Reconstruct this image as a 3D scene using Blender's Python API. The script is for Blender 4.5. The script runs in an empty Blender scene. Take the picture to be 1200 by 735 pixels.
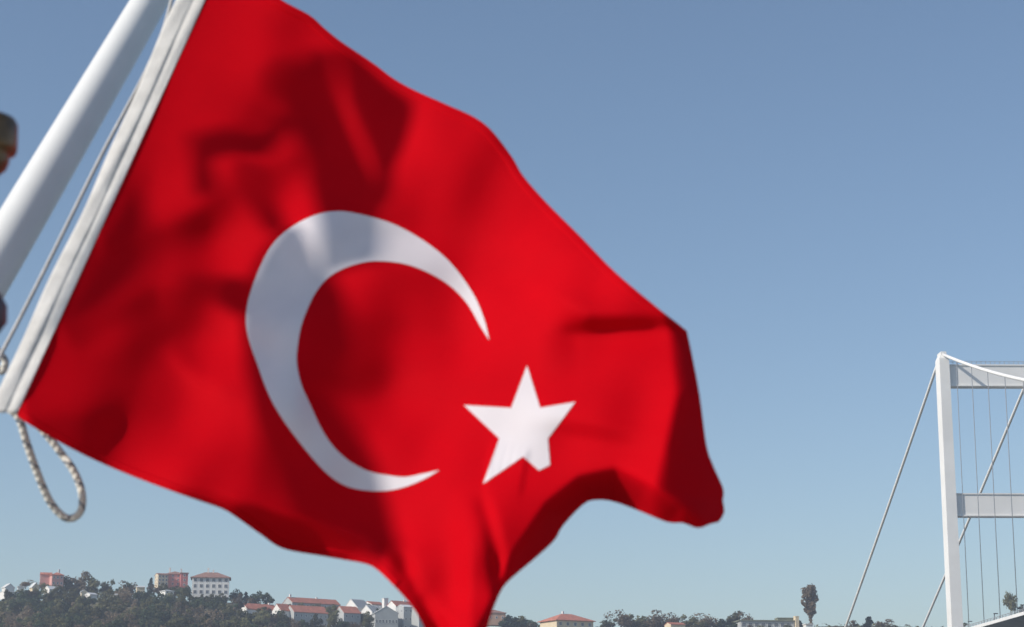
import bpy, bmesh, math, random
import numpy as np
from mathutils import Vector, Matrix
from mathutils.bvhtree import BVHTree
from mathutils.geometry import delaunay_2d_cdt

R = math.radians
S = bpy.context.scene
C = S.collection
random.seed(7)

# ------------------------------------------------------------------ camera
F = 2200.0                      # focal length in photo pixels (photo 1200 wide)
CX, CY = 600.0, 367.5
TILT = math.atan((900 - CY) / F)
CAMP = Vector((0, 0, 8.0))      # upper deck of a ferry, 8 m above the water
FWD = Vector((0, math.cos(TILT), math.sin(TILT)))
UP = Vector((0, -math.sin(TILT), math.cos(TILT)))
RT = Vector((1, 0, 0))
cam = bpy.data.cameras.new('camera')
co = bpy.data.objects.new('camera', cam)
C.objects.link(co)
S.camera = co
co.location = CAMP
co.rotation_euler = (math.pi / 2 + TILT, 0, 0)
cam.sensor_width = 36
cam.lens = 36 * F / 1200
cam.clip_start = 0.05
cam.clip_end = 20000
cam.dof.use_dof = True
cam.dof.focus_distance = 25.0
cam.dof.aperture_fstop = 66 / 7.0       # a compact camera stopped down

# ------------------------------------------------------------------ sky, sun, exposure
SUN_EL, SUN_AZ = R(31), R(-115)         # azimuth clockwise from +Y (ahead)
SUNV = Vector((math.sin(SUN_AZ) * math.cos(SUN_EL), math.cos(SUN_AZ) * math.cos(SUN_EL), math.sin(SUN_EL)))
W = bpy.data.worlds.new('World')
S.world = W
W.use_nodes = True
wn = W.node_tree
sky = wn.nodes.new('ShaderNodeTexSky')
sky.sky_type = 'NISHITA'
sky.sun_disc = False
sky.sun_elevation = SUN_EL
sky.sun_rotation = SUN_AZ % (2 * math.pi)
sky.air_density = 1.0
sky.dust_density = 0.35
sky.ozone_density = 1.9
sky.altitude = 0
wn.links.new(sky.outputs[0], wn.nodes['Background'].inputs[0])
wn.nodes['Background'].inputs[1].default_value = 0.122
sl = bpy.data.lights.new('sun', 'SUN')
sl.energy = 4.2
sl.angle = R(0.55)
sl.color = (1.0, 0.93, 0.83)
so = bpy.data.objects.new('sun', sl)
C.objects.link(so)
so.location = (-50, -20, 60)
so.rotation_euler = SUNV.to_track_quat('Z', 'Y').to_euler()
S.view_settings.view_transform = 'Standard'
S.view_settings.look = 'None'
S.view_settings.exposure = 0.0
S.view_settings.gamma = 1.0
S.view_settings.use_curve_mapping = False


def at(px, py, d):
    """world point seen at photo pixel (px,py), d metres along the view axis"""
    return CAMP + RT * ((px - CX) / F * d) + UP * ((CY - py) / F * d) + FWD * d


def ray(px, py):
    return (RT * ((px - CX) / F) + UP * ((CY - py) / F) + FWD)


def atY(px, py, Y):
    r = ray(px, py)
    return CAMP + r * (Y / r.y)


# ------------------------------------------------------------------ helpers
def tag(o, label=None, cat=None, group=None, kind=None):
    if label: o['label'] = label
    if cat: o['category'] = cat
    if group: o['group'] = group
    if kind: o['kind'] = kind
    return o


def empty(name, loc, label=None, cat=None, group=None, rz=0.0):
    o = bpy.data.objects.new(name, None)
    o.empty_display_size = 0.2
    C.objects.link(o)
    o.location = loc
    o.rotation_euler = (0, 0, rz)
    return tag(o, label, cat, group)


class MB:
    def __init__(s):
        s.v, s.f, s.uv = [], [], None

    def add(s, vs, fs):
        n = len(s.v)
        s.v += [tuple(v) for v in vs]
        s.f += [tuple(i + n for i in f) for f in fs]
        return s

    def box(s, c, d, rz=0.0):
        c = Vector(c)
        x, y, z = d[0] / 2, d[1] / 2, d[2] / 2
        m = Matrix.Rotation(rz, 3, 'Z')
        vs = [c + m @ Vector((i * x, j * y, k * z)) for i in (-1, 1) for j in (-1, 1) for k in (-1, 1)]
        return s.add(vs, [(0, 1, 3, 2), (4, 6, 7, 5), (0, 4, 5, 1), (2, 3, 7, 6), (0, 2, 6, 4), (1, 5, 7, 3)])

    def bar(s, a, b, w, h, up=Vector((0, 0, 1))):
        a, b = Vector(a), Vector(b)
        t = (b - a).normalized()
        x = t.cross(up).normalized()
        y = x.cross(t).normalized()
        vs = [p + x * (i * w / 2) + y * (j * h / 2) for p in (a, b) for i, j in ((-1, -1), (1, -1), (1, 1), (-1, 1))]
        return s.add(vs, [(3, 2, 1, 0), (4, 5, 6, 7), (0, 1, 5, 4), (1, 2, 6, 5), (2, 3, 7, 6), (3, 0, 4, 7)])

    def tube(s, pts, rad, n=12, uvs=False, caps=True):
        pts = [Vector(p) for p in pts]
        if not isinstance(rad, (list, tuple)): rad = [rad] * len(pts)
        t0 = (pts[1] - pts[0]).normalized()
        ref = Vector((0, 0, 1)) if abs(t0.z) < .9 else Vector((1, 0, 0))
        x = t0.cross(ref).normalized()
        vs, fs = [], []
        for i, p in enumerate(pts):
            t = (pts[min(i + 1, len(pts) - 1)] - pts[max(i - 1, 0)]).normalized()
            x = (x - t * x.dot(t)).normalized()
            y = t.cross(x)
            for k in range(n):
                a = 2 * math.pi * k / n
                vs.append(p + (x * math.cos(a) + y * math.sin(a)) * rad[i])
        for i in range(len(pts) - 1):
            for k in range(n):
                k2 = (k + 1) % n
                fs.append((i * n + k, i * n + k2, (i + 1) * n + k2, (i + 1) * n + k))
        if caps:
            fs.append(tuple(reversed(range(n))))
            fs.append(tuple(range((len(pts) - 1) * n, len(pts) * n)))
        return s.add(vs, fs)

    def lathe(s, base, axis, prof, n=28):
        base, axis = Vector(base), Vector(axis).normalized()
        return s.tube([base + axis * h for h, r in prof], [r for h, r in prof], n)

    def build(s, name, mat, parent=None, smooth=False, loc=None):
        me = bpy.data.meshes.new(name)
        me.from_pydata(s.v, [], s.f)
        me.validate()
        if smooth:
            me.polygons.foreach_set('use_smooth', [True] * len(me.polygons))
        if mat: me.materials.append(mat)
        o = bpy.data.objects.new(name, me)
        C.objects.link(o)
        if parent: o.parent = parent
        if loc is not None: o.location = loc
        return o


def spline(pts, step=5.0):
    """Catmull-Rom through pts, resampled about every step px"""
    P = [Vector((p[0], p[1])) for p in pts]
    P = [P[0] * 2 - P[1]] + P + [P[-1] * 2 - P[-2]]
    out = []
    for i in range(1, len(P) - 2):
        n = max(1, int((P[i + 1] - P[i]).length / step))
        for k in range(n):
            t = k / n
            a, b, c, d = P[i - 1], P[i], P[i + 1], P[i + 2]
            out.append(0.5 * ((2 * b) + (c - a) * t + (2 * a - 5 * b + 4 * c - d) * t * t + (3 * b - a - 3 * c + d) * t ** 3))
    out.append(P[-2])
    return out


# ------------------------------------------------------------------ materials
def mat(name, col, rough=.7, spec=.3, metal=0.0, noise=None, bump=None, vary=0.0):
    """noise=(scale, amount) gives uneven colour; bump=(scale, strength)"""
    m = bpy.data.materials.new(name)
    m.use_nodes = True
    nt = m.node_tree
    b = nt.nodes['Principled BSDF']
    b.inputs['Base Color'].default_value = (*col, 1)
    b.inputs['Roughness'].default_value = rough
    b.inputs['Specular IOR Level'].default_value = spec
    b.inputs['Metallic'].default_value = metal
    tc = nt.nodes.new('ShaderNodeTexCoord')
    src = None
    if noise:
        n = nt.nodes.new('ShaderNodeTexNoise')
        n.inputs['Scale'].default_value = noise[0]
        n.inputs['Detail'].default_value = 6
        nt.links.new(tc.outputs['Object'], n.inputs['Vector'])
        r = nt.nodes.new('ShaderNodeMapRange')
        r.inputs[1].default_value, r.inputs[2].default_value = .3, .7
        r.inputs[3].default_value, r.inputs[4].default_value = 1 - noise[1], 1 + noise[1]
        nt.links.new(n.outputs[0], r.inputs[0])
        src = r.outputs[0]
    if vary:
        oi = nt.nodes.new('ShaderNodeObjectInfo')
        r2 = nt.nodes.new('ShaderNodeMapRange')
        r2.inputs[3].default_value, r2.inputs[4].default_value = 1 - vary, 1 + vary
        nt.links.new(oi.outputs['Random'], r2.inputs[0])
        if src:
            mu = nt.nodes.new('ShaderNodeMath'); mu.operation = 'MULTIPLY'
            nt.links.new(src, mu.inputs[0]); nt.links.new(r2.outputs[0], mu.inputs[1])
            src = mu.outputs[0]
        else:
            src = r2.outputs[0]
    if src:
        vm = nt.nodes.new('ShaderNodeVectorMath'); vm.operation = 'SCALE'
        vm.inputs[0].default_value = col
        nt.links.new(src, vm.inputs['Scale'])
        nt.links.new(vm.outputs[0], b.inputs['Base Color'])
    if bump:
        n2 = nt.nodes.new('ShaderNodeTexNoise')
        n2.inputs['Scale'].default_value = bump[0]
        nt.links.new(tc.outputs['Object'], n2.inputs['Vector'])
        bp = nt.nodes.new('ShaderNodeBump')
        bp.inputs['Strength'].default_value = bump[1]
        bp.inputs['Distance'].default_value = .01
        nt.links.new(n2.outputs[0], bp.inputs['Height'])
        nt.links.new(bp.outputs[0], b.inputs['Normal'])
    return m


def cloth_mat(name, col, trans, rough=.75):
    """thin woven cloth: diffuse weave, a little light through it, faint sheen"""
    m = mat(name, col, rough, .03, noise=(9, .05))
    nt = m.node_tree
    b = nt.nodes['Principled BSDF']
    b.inputs['Sheen Weight'].default_value = .0
    b.inputs['Sheen Roughness'].default_value = .4
    tc = nt.nodes.new('ShaderNodeTexCoord')
    hs = []
    for axis in ('X', 'Z'):
        w = nt.nodes.new('ShaderNodeTexWave')
        w.bands_direction = axis
        w.inputs['Scale'].default_value = 260
        w.inputs['Distortion'].default_value = .6
        nt.links.new(tc.outputs['Object'], w.inputs['Vector'])
        hs.append(w)
    ad = nt.nodes.new('ShaderNodeMath')
    nt.links.new(hs[0].outputs['Fac'], ad.inputs[0])
    nt.links.new(hs[1].outputs['Fac'], ad.inputs[1])
    bp = nt.nodes.new('ShaderNodeBump')
    bp.inputs['Strength'].default_value = .12
    bp.inputs['Distance'].default_value = .0006
    nt.links.new(ad.outputs[0], bp.inputs['Height'])
    nt.links.new(bp.outputs[0], b.inputs['Normal'])
    t = nt.nodes.new('ShaderNodeBsdfTranslucent')
    t.inputs['Color'].default_value = (*col, 1)
    mx = nt.nodes.new('ShaderNodeMixShader')
    mx.inputs[0].default_value = trans
    nt.links.new(b.outputs[0], mx.inputs[1])
    nt.links.new(t.outputs[0], mx.inputs[2])
    nt.links.new(mx.outputs[0], nt.nodes['Material Output'].inputs[0])
    return m


M = dict(
    red=cloth_mat('red_bunting', (.57, .0010, .0070), .13),
    white_cloth=cloth_mat('white_applique', (.77, .725, .755), .16),
    canvas=mat('white_canvas', (.62, .60, .57), .85, .2, noise=(30, .10), bump=(400, .3)),
    pole=mat('white_gloss_paint', (.80, .80, .78), .28, .5, noise=(14, .03)),
    bronze=mat('weathered_bronze', (.15, .09, .042), .34, .5, .35, noise=(30, .45), bump=(60, .2)),
    dark_metal=mat('dark_painted_metal', (.05, .05, .06), .5, .5, noise=(30, .3)),
    bridge=mat('bridge_grey_paint', (.80, .79, .77), .6, .3, noise=(.12, .05)),
    bridge_seam=mat('bridge_rail_grey', (.33, .34, .36), .6, .3),
    cable=mat('cable_pale_paint', (.84, .83, .81), .6, .3),
    hanger=mat('hanger_steel', (.26, .28, .31), .6, .3),
    girder=mat('girder_grey', (.26, .28, .31), .6, .3, noise=(.15, .15)),
    asphalt=mat('asphalt', (.05, .05, .052), .9, .2, noise=(.5, .2)),
    terrain=mat('earth_and_scrub', (.15, .135, .085), .95, .1, noise=(.03, .4)),
    water=mat('sea_water', (.02, .05, .06), .12, .5, bump=(.6, .6)),
    roof_red=mat('terracotta_roof', (.50, .185, .125), .85, .2, noise=(.6, .22), vary=.12),
    roof_brown=mat('brown_roof_tiles', (.34, .19, .15), .85, .2, noise=(.6, .2)),
    roof_white=mat('pale_sheet_roof', (.70, .70, .68), .6, .3, noise=(.5, .06)),
    roof_olive=mat('flat_felt_roof', (.24, .25, .18), .9, .2, noise=(.3, .2)),
    wall_white=mat('white_render', (.82, .80, .76), .85, .2, noise=(.3, .06)),
    wall_cream=mat('cream_render', (.72, .60, .42), .85, .2, noise=(.3, .07)),
    wall_pink=mat('pink_render', (.66, .35, .31), .85, .2, noise=(.3, .08)),
    wall_red=mat('brick_red_render', (.52, .18, .17), .85, .2, noise=(.3, .1)),
    wall_peach=mat('peach_render', (.66, .40, .27), .85, .2, noise=(.3, .1)),
    wall_grey=mat('pale_grey_render', (.46, .47, .46), .85, .2, noise=(.3, .08)),
    glass=mat('dark_window_glass', (.15, .16, .18), .15, .5),
    bark=mat('bark', (.10, .075, .055), .95, .1, noise=(2, .3)),
    leaf_dark=mat('leaf_dark_green', (.078, .104, .054), .8, .15, noise=(.35, .35), vary=.5),
    leaf_olive=mat('leaf_olive', (.170, .165, .082), .8, .15, noise=(.35, .35), vary=.5),
    leaf_brown=mat('leaf_autumn_brown', (.225, .172, .115), .85, .15, noise=(.35, .3), vary=.42),
    leaf_conifer=mat('leaf_conifer', (.036, .056, .042), .85, .1, noise=(.35, .35), vary=.25),
    deck_paint=mat('ferry_deck_paint', (.44, .40, .34), .7, .3, noise=(3, .15)),
    ship_white=mat('ship_white_paint', (.72, .72, .70), .45, .4, noise=(5, .06)),
)

# rope: pale braid with dark flecks winding round it (UV: u round, v along)
rm = mat('braided_rope', (.60, .57, .50), .9, .15)
nt = rm.node_tree
uvn = nt.nodes.new('ShaderNodeUVMap')
sp = nt.nodes.new('ShaderNodeSeparateXYZ')
nt.links.new(uvn.outputs[0], sp.inputs[0])


def mth(op, a, b=None, nt=nt):
    n = nt.nodes.new('ShaderNodeMath'); n.operation = op
    for i, v in enumerate((a, b)):
        if v is None: continue
        if isinstance(v, (int, float)): n.inputs[i].default_value = v
        else: nt.links.new(v, n.inputs[i])
    return n.outputs[0]


fl = mth('FRACT', mth('ADD', mth('MULTIPLY', sp.outputs[1], 1.0), sp.outputs[0]))
flk = mth('MULTIPLY', mth('LESS_THAN', fl, .15), 1.0)
mixc = nt.nodes.new('ShaderNodeMix'); mixc.data_type = 'RGBA'
mixc.inputs[6].default_value = (.78, .74, .66, 1)
mixc.inputs[7].default_value = (.20, .21, .24, 1)
nt.links.new(flk, mixc.inputs[0])
nt.links.new(mixc.outputs[2], nt.nodes['Principled BSDF'].inputs['Base Color'])
strand = mth('SINE', mth('MULTIPLY', mth('ADD', mth('MULTIPLY', sp.outputs[1], 3.0), mth('MULTIPLY', sp.outputs[0], -1.0)), 6.2832))
bp = nt.nodes.new('ShaderNodeBump')
bp.inputs['Strength'].default_value = .35
bp.inputs['Distance'].default_value = .002
nt.links.new(strand, bp.inputs['Height'])
nt.links.new(bp.outputs[0], nt.nodes['Principled BSDF'].inputs['Normal'])
M['rope'] = rm
for k_ in ('leaf_dark', 'leaf_olive', 'leaf_brown', 'leaf_conifer'):      # leaves let some light through
    n_ = M[k_].node_tree
    b_ = n_.nodes['Principled BSDF']
    t_ = n_.nodes.new('ShaderNodeBsdfTranslucent')
    x_ = n_.nodes.new('ShaderNodeMixShader'); x_.inputs[0].default_value = .45
    n_.links.new(b_.inputs['Base Color'].links[0].from_socket, t_.inputs['Color'])
    n_.links.new(b_.outputs[0], x_.inputs[1]); n_.links.new(t_.outputs[0], x_.inputs[2])
    n_.links.new(x_.outputs[0], n_.nodes['Material Output'].inputs[0])

# ------------------------------------------------------------------ water, terrain
def smooth(t):
    t = min(1, max(0, t)); return t * t * (3 - 2 * t)


# skyline of the bare ground (photo px -> py) on the plateau 1200 m away
SKY_PX = [-900, -200, 0, 60, 130, 270, 330, 420, 500, 600, 800, 960, 1060, 1130, 1185, 1400, 2200]
SKY_PY = [760, 716, 706, 702, 704, 708, 724, 734, 740, 742, 741, 737, 737, 740, 722, 738, 780]
HX = [(p - CX) / F * atY(p, 720, 1200).y for p in SKY_PX]
HZ = [atY(p, q, 1200).z for p, q in zip(SKY_PX, SKY_PY)]


def terrain_z(x, y):
    H = float(np.interp(x * 1200 / max(y, 650), HX, HZ))
    H += 1.3 * math.sin(x * .031 + 1) + 1.0 * math.sin(x * .013 + y * .02)
    if y < 690: return -3.0
    if y <= 1200:
        t = (y - 690) / 510
        return -1 + (H + 1) * t ** .8
    return H * (1 - (y - 1200) / 3500)


def ground_hit(px, py):
    r = ray(px, py)
    y = 690.0
    while y < 1300:
        p = CAMP + r * (y / r.y)
        if p.z <= terrain_z(p.x, y): return Vector((p.x, y, terrain_z(p.x, y)))
        y += 4
    return None


mb = MB()
mb.add([(-2400, -500, 0), (2400, -500, 0), (2400, 2400, 0), (-2400, 2400, 0)], [(0, 1, 2, 3)])
tag(mb.build('water', M['water']), kind='structure')
xs = np.concatenate([np.arange(-1500, -480, 60), np.arange(-480, 480, 10), np.arange(480, 1501, 60)])
ys = np.concatenate([[660, 689, 691], np.arange(700, 1301, 12), np.arange(1320, 2201, 80)])
vs = [(x, y, terrain_z(x, y)) for y in ys for x in xs]
nx = len(xs)
fs = [(j * nx + i, j * nx + i + 1, (j + 1) * nx + i + 1, (j + 1) * nx + i) for j in range(len(ys) - 1) for i in range(nx - 1)]
mb = MB(); mb.add(vs, fs)
tag(mb.build('hillside_ground', M['terrain'], smooth=True), kind='structure')

# ------------------------------------------------------------------ suspension bridge
TY = 717.0
leg_l = atY(1104.5, 600, TY).x            # left face of the near-left leg
ztop = atY(1101, 418, TY).z
deck_z = 8 + 49.5
bridge = empty('suspension_bridge', (leg_l + 22.1, TY, 0),
               'pale grey suspension bridge whose portal tower, cables and deck rise at the right edge', 'bridge', rz=R(0.8))
BM = bridge.matrix_basis.copy()
SP = 40.0                                  # spacing of the two legs, centre to centre
LX = (-20.0, 20.0)
LW, LD = 4.2, 7.0
for i, x in enumerate(LX):
    m = MB()
    t = 0.9 if i == 0 else -0.9          # legs lean in a little towards the top
    w0, w1 = LW * 1.10, LW * .90
    vs = []
    for z, w, sx in ((4, w0, 0), (ztop - 1.5, w1, t), (ztop, w1 * .72, t)):
        for a, b in ((-1, -1), (1, -1), (1, 1), (-1, 1)):
            vs.append((x + sx + a * w / 2, b * (LD / 2 if z < ztop else LD * .4), z))
    fs = [(3, 2, 1, 0), (8, 9, 10, 11)]
    for k in (0, 4):
        for a in range(4):
            b = (a + 1) % 4
            fs.append((k + a, k + b, k + 4 + b, k + 4 + a))
    m.add(vs, fs)
    leg = m.build('tower_leg', M['bridge'], bridge)
    m = MB()                               # the cable saddle on the leg top
    m.box((x + t, 0, ztop + .7), (2.2, 6.0, 1.3))
    m.build('cable_saddle', M['bridge'], leg)
    m = MB(); m.box((x, 0, 2.4), (10, 13, 9)); m.build('footing', M['wall_grey'], leg)
zf = lambda py: atY(1150, py, TY).z
for (p0, p1) in ((428.5, 454), (579, 606)):
    z0, z1 = zf(p1), zf(p0)
    m = MB()
    m.box((0, .4, (z0 + z1) / 2), (SP - LW + .6, 4.6, z1 - z0 - 1.0))
    bm_ = m.build('portal_beam', M['bridge'], bridge)
    m = MB()                               # top and bottom flanges
    m.box((0, .3, z1 - .25), (SP - LW + .5, 5.2, .5)); m.box((0, .3, z0 + .25), (SP - LW + .5, 5.2, .5))
    m.build('flange', M['bridge'], bm_)
    if p0 > 500: continue
    m = MB()
    for k in range(20):
        m.bar((-17.3 + k * 1.83, -2.0, z1), (-17.3 + k * 1.83, -2.0, z1 + 1.3), .16, .16, Vector((0, 1, 0)))
    m.bar((-17.6, -2.0, z1 + 1.25), (17.6, -2.0, z1 + 1.25), .14, .14)
    m.bar((-17.6, -2.0, z1 + .65), (17.6, -2.0, z1 + .65), .10, .10)
    m.build('railing', M['bridge_seam'], bm_)
m = MB(); m.box((0, .4, deck_z - 8.5), (SP - LW + .6, 4.6, 7)); m.build('portal_beam', M['bridge'], bridge)
SPAN = 1074.0
zc0 = ztop + 1.0
zmid = deck_z + 18


def cable_z(yl):                           # yl is negative towards the camera
    u = (yl + SPAN / 2) / (SPAN / 2)
    return zmid + (zc0 - zmid) * u * u


for i, x in enumerate(LX):
    t = .9 if i == 0 else -.9
    m = MB()
    pts = []
    for k in range(41):
        yl = -k * 14.0
        sx = t * max(0, 1 - k / 30.0)
        pts.append((x + sx, yl, cable_z(yl)))
    m.tube(pts, .62, 10)
    m.build('main_cable', M['cable'], bridge, smooth=True)
    m = MB()
    back = [(x + t - .9 * k / 20, 2 + 260 * k / 20, zc0 - .415 * 260 * k / 20 - .8 * math.sin(math.pi * k / 20)) for k in range(21)]
    m.tube(back, .60, 10)
    m.build('backstay_cable', M['cable'], bridge, smooth=True)
    for k in range(1, 25):
        yl = -k * 21.5
        xx = x + t * max(0, 1 + yl / 420)
        m = MB(); m.tube([(x, yl, deck_z + .6), (xx, yl, cable_z(yl) - .3)], .14, 6)
        m.build('hanger', M['hanger'], bridge, smooth=True)
# deck: a shallow aerofoil box girder with footways and rails, running over the strait
m = MB()
prof = [(-20.4, 0), (-20.4, -.5), (-16.5, -1.2), (-9, -3.1), (9, -3.1), (16.5, -1.2), (20.4, -.5), (20.4, 0)]
vs = []
for yl in (250, -560):
    vs += [(a, yl, deck_z + b) for a, b in prof]
n = len(prof)
m.add(vs, [tuple(range(n)), tuple(reversed(range(n, 2 * n)))] + [(a, n + a, n + (a + 1) % n, (a + 1) % n) for a in range(n)])
deck = m.build('deck_girder', M['girder'], bridge)
m = MB(); m.box((0, -155, deck_z + .05), (29, 809, .08)); m.build('roadway', M['asphalt'], deck)
m = MB()
for s in (-1, 1): m.box((s * 20.47, -155, deck_z - .2), (.16, 809, 1.1))
m.build('fascia', M['bridge'], deck)
for s in (-1, 1):
    m = MB()
    m.bar((s * 20.1, -559, deck_z + 1.35), (s * 20.1, 249, deck_z + 1.35), .16, .16)
    m.bar((s * 20.1, -559, deck_z + .85), (s * 20.1, 249, deck_z + .85), .12, .12)
    for k in range(0, 203):
        m.box((s * 20.1, 248 - k * 4, deck_z + .7), (.14, .14, 1.3))
    m.build('guard_rail', M['bridge_seam'], deck)
for k in range(9):                         # road lamps along the near side
    yl = 20 - k * 36.0
    m = MB()
    m.tube([(-18.6, yl, deck_z), (-18.6, yl, deck_z + 3.0)], .16, 6)
    m.box((-18.1, yl, deck_z + 3.1), (1.5, .5, .3))
    m.build('road_lamp', M['dark_metal'], deck)
for yl in (70, 140, 210):
    m = MB()
    for s in (-1, 1): m.box((s * 9, yl, deck_z / 2 - .5), (3, 3, deck_z - 5.4))
    m.build('approach_pier', M['bridge'], bridge)

# ------------------------------------------------------------------ trees
def crown_mesh(seed, kind):
    rnd = random.Random(seed)
    m = MB()
    if kind == 'round':
        lobes = [(Vector((rnd.gauss(0, .17), rnd.gauss(0, .17), .52 + rnd.gauss(0, .17))), rnd.uniform(.12, .2)) for _ in range(16)]
        n, sz = 42, (.04, .075)
    elif kind == 'spread':
        lobes = [(Vector((rnd.gauss(0, .18), rnd.gauss(0, .18), .50 + rnd.gauss(0, .13))), rnd.uniform(.13, .2)) for _ in range(20)]
        n, sz = 42, (.03, .06)
    elif kind == 'poplar':
        lobes = []
        for q_ in range(66):
            h = .30 + .65 * q_ / 66 + rnd.uniform(-.02, .02)
            w = .15 * math.sin(math.pi * min(1, max(.04, (h - .24) / .76)) ** 1.25) ** .8 + .012
            a = rnd.uniform(0, 6.28)
            lobes.append((Vector((w * math.cos(a) * rnd.random(), w * math.sin(a) * rnd.random(), h)), rnd.uniform(.04, .075)))
        lobes += [(Vector((0, 0, h)), .035) for h in (.1, .17, .24, .3)]
        n, sz = 42, (.018, .036)
    else:
        lobes = []
        for k in range(22):
            h = .12 + .86 * k / 22
            w = .22 * (1 - h) + .02
            a = rnd.uniform(0, 6.28)
            lobes.append((Vector((w * .7 * math.cos(a), w * .7 * math.sin(a), h)), w * .6 + .03))
        n, sz = 30, (.03, .06)
    for c, r in lobes:
        for _ in range(n):
            d = Vector((rnd.gauss(0, 1), rnd.gauss(0, 1), rnd.gauss(0, 1))).normalized()
            p = c + d * r * rnd.uniform(.45, 1.05)
            if p.z < .04: continue
            nn = (d + Vector((rnd.gauss(0, .35), rnd.gauss(0, .35), rnd.gauss(0, .35)))).normalized()
            u = nn.orthogonal().normalized()
            u.rotate(Matrix.Rotation(rnd.uniform(0, 6.28), 3, nn))
            v = nn.cross(u)
            s = rnd.uniform(*sz)
            m.add([p - u * s, p - v * s * .7 + nn * s * .2, p + u * s, p + v * s * .7], [(0, 1, 2, 3)])
    return m


def trunk_mesh(seed, kind):
    rnd = random.Random(seed + 99)
    m = MB()
    top = .8 if kind in ('poplar', 'conifer') else .55
    m.tube([(0, 0, -.04), (rnd.gauss(0, .006), 0, top * .4), (rnd.gauss(0, .012), rnd.gauss(0, .012), top)], [.028, .02, .007], 7)
    if kind in ('round', 'spread'):
        for k in range(5):
            a = k * 1.257 + rnd.random()
            h = rnd.uniform(.22, .4)
            e = Vector((math.cos(a) * .22, math.sin(a) * .22, h + rnd.uniform(.2, .3)))
            m.tube([(0, 0, h), e * .5 + Vector((0, 0, h * .55)), e], [.013, .009, .004], 5)
    return m


TREES = {}
def tree_proto(key, kind, seed, matname):
    r = empty('tree', (0, 0, -50))
    c = crown_mesh(seed, kind).build('crown', M[matname], r)
    t = trunk_mesh(seed, kind).build('trunk', M['bark'], r)
    TREES[key] = [r, c, t, True]


for k in range(3): tree_proto('dark%d' % k, 'round', 10 + k, 'leaf_dark')
for k in range(3): tree_proto('olive%d' % k, 'round', 20 + k, 'leaf_olive')
for k in range(3): tree_proto('brown%d' % k, 'spread', 30 + k, 'leaf_brown')
for k in range(2): tree_proto('conifer%d' % k, 'conifer', 40 + k, 'leaf_conifer')
tree_proto('poplar0', 'poplar', 50, 'leaf_brown')
tree_proto('lone0', 'spread', 61, 'leaf_olive')
KIND_NAME = dict(dark='broadleaf_tree', olive='broadleaf_tree', brown='autumn_tree', conifer='conifer_tree', poplar='poplar_tree', lone='broadleaf_tree')


def plant(key, loc, h, label, group=None, wide=1.0, rz=None):
    r, c, t, fresh = TREES[key]
    if fresh:
        TREES[key][3] = False
        o = r
    else:
        o = r.copy(); C.objects.link(o)
        for ch in (c, t):
            d = ch.copy(); C.objects.link(d); d.parent = o
    o.name = KIND_NAME[key[:-1]]
    o.location = loc
    o.scale = (h * wide, h * wide, h)
    o.rotation_euler = (0, 0, random.uniform(0, 6.28) if rz is None else rz)
    for k in ('group',):
        if k in o: del o[k]
    return tag(o, label, 'tree', group)


WOOD_LABEL = dict(
    dark='dark green bushy tree in the wood covering the left hillside',
    olive='olive green rounded tree in the wood covering the left hillside',
    brown='brownish autumn tree with thin spreading crown in the left hillside wood',
    conifer='dark pointed conifer rising among the trees on the left hillside')
WOOD_GROUP = dict(dark='dark green trees on the left hillside', olive='olive trees on the left hillside',
                  brown='autumn brown trees on the left hillside', conifer='conifers on the left hillside')
FRONT = []
TERR_LABEL = dict(dark='dark green garden tree in front of the red-roofed terraces',
                  olive='olive garden tree in front of the red-roofed terraces',
                  brown='brown garden tree in front of the red-roofed terraces')
houses_px = []      # px boxes kept free of tall trees in front


def blocked(px, top):
    for a, b, y0, y1 in houses_px:
        if a - 4 < px < b + 4 and y0 < top < y1: return True
    return False


# ------------------------------------------------------------------ houses
PXM = lambda Y: 1.0 / F * Y * 1.03          # metres per pixel at distance Y (near the skyline)


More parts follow.
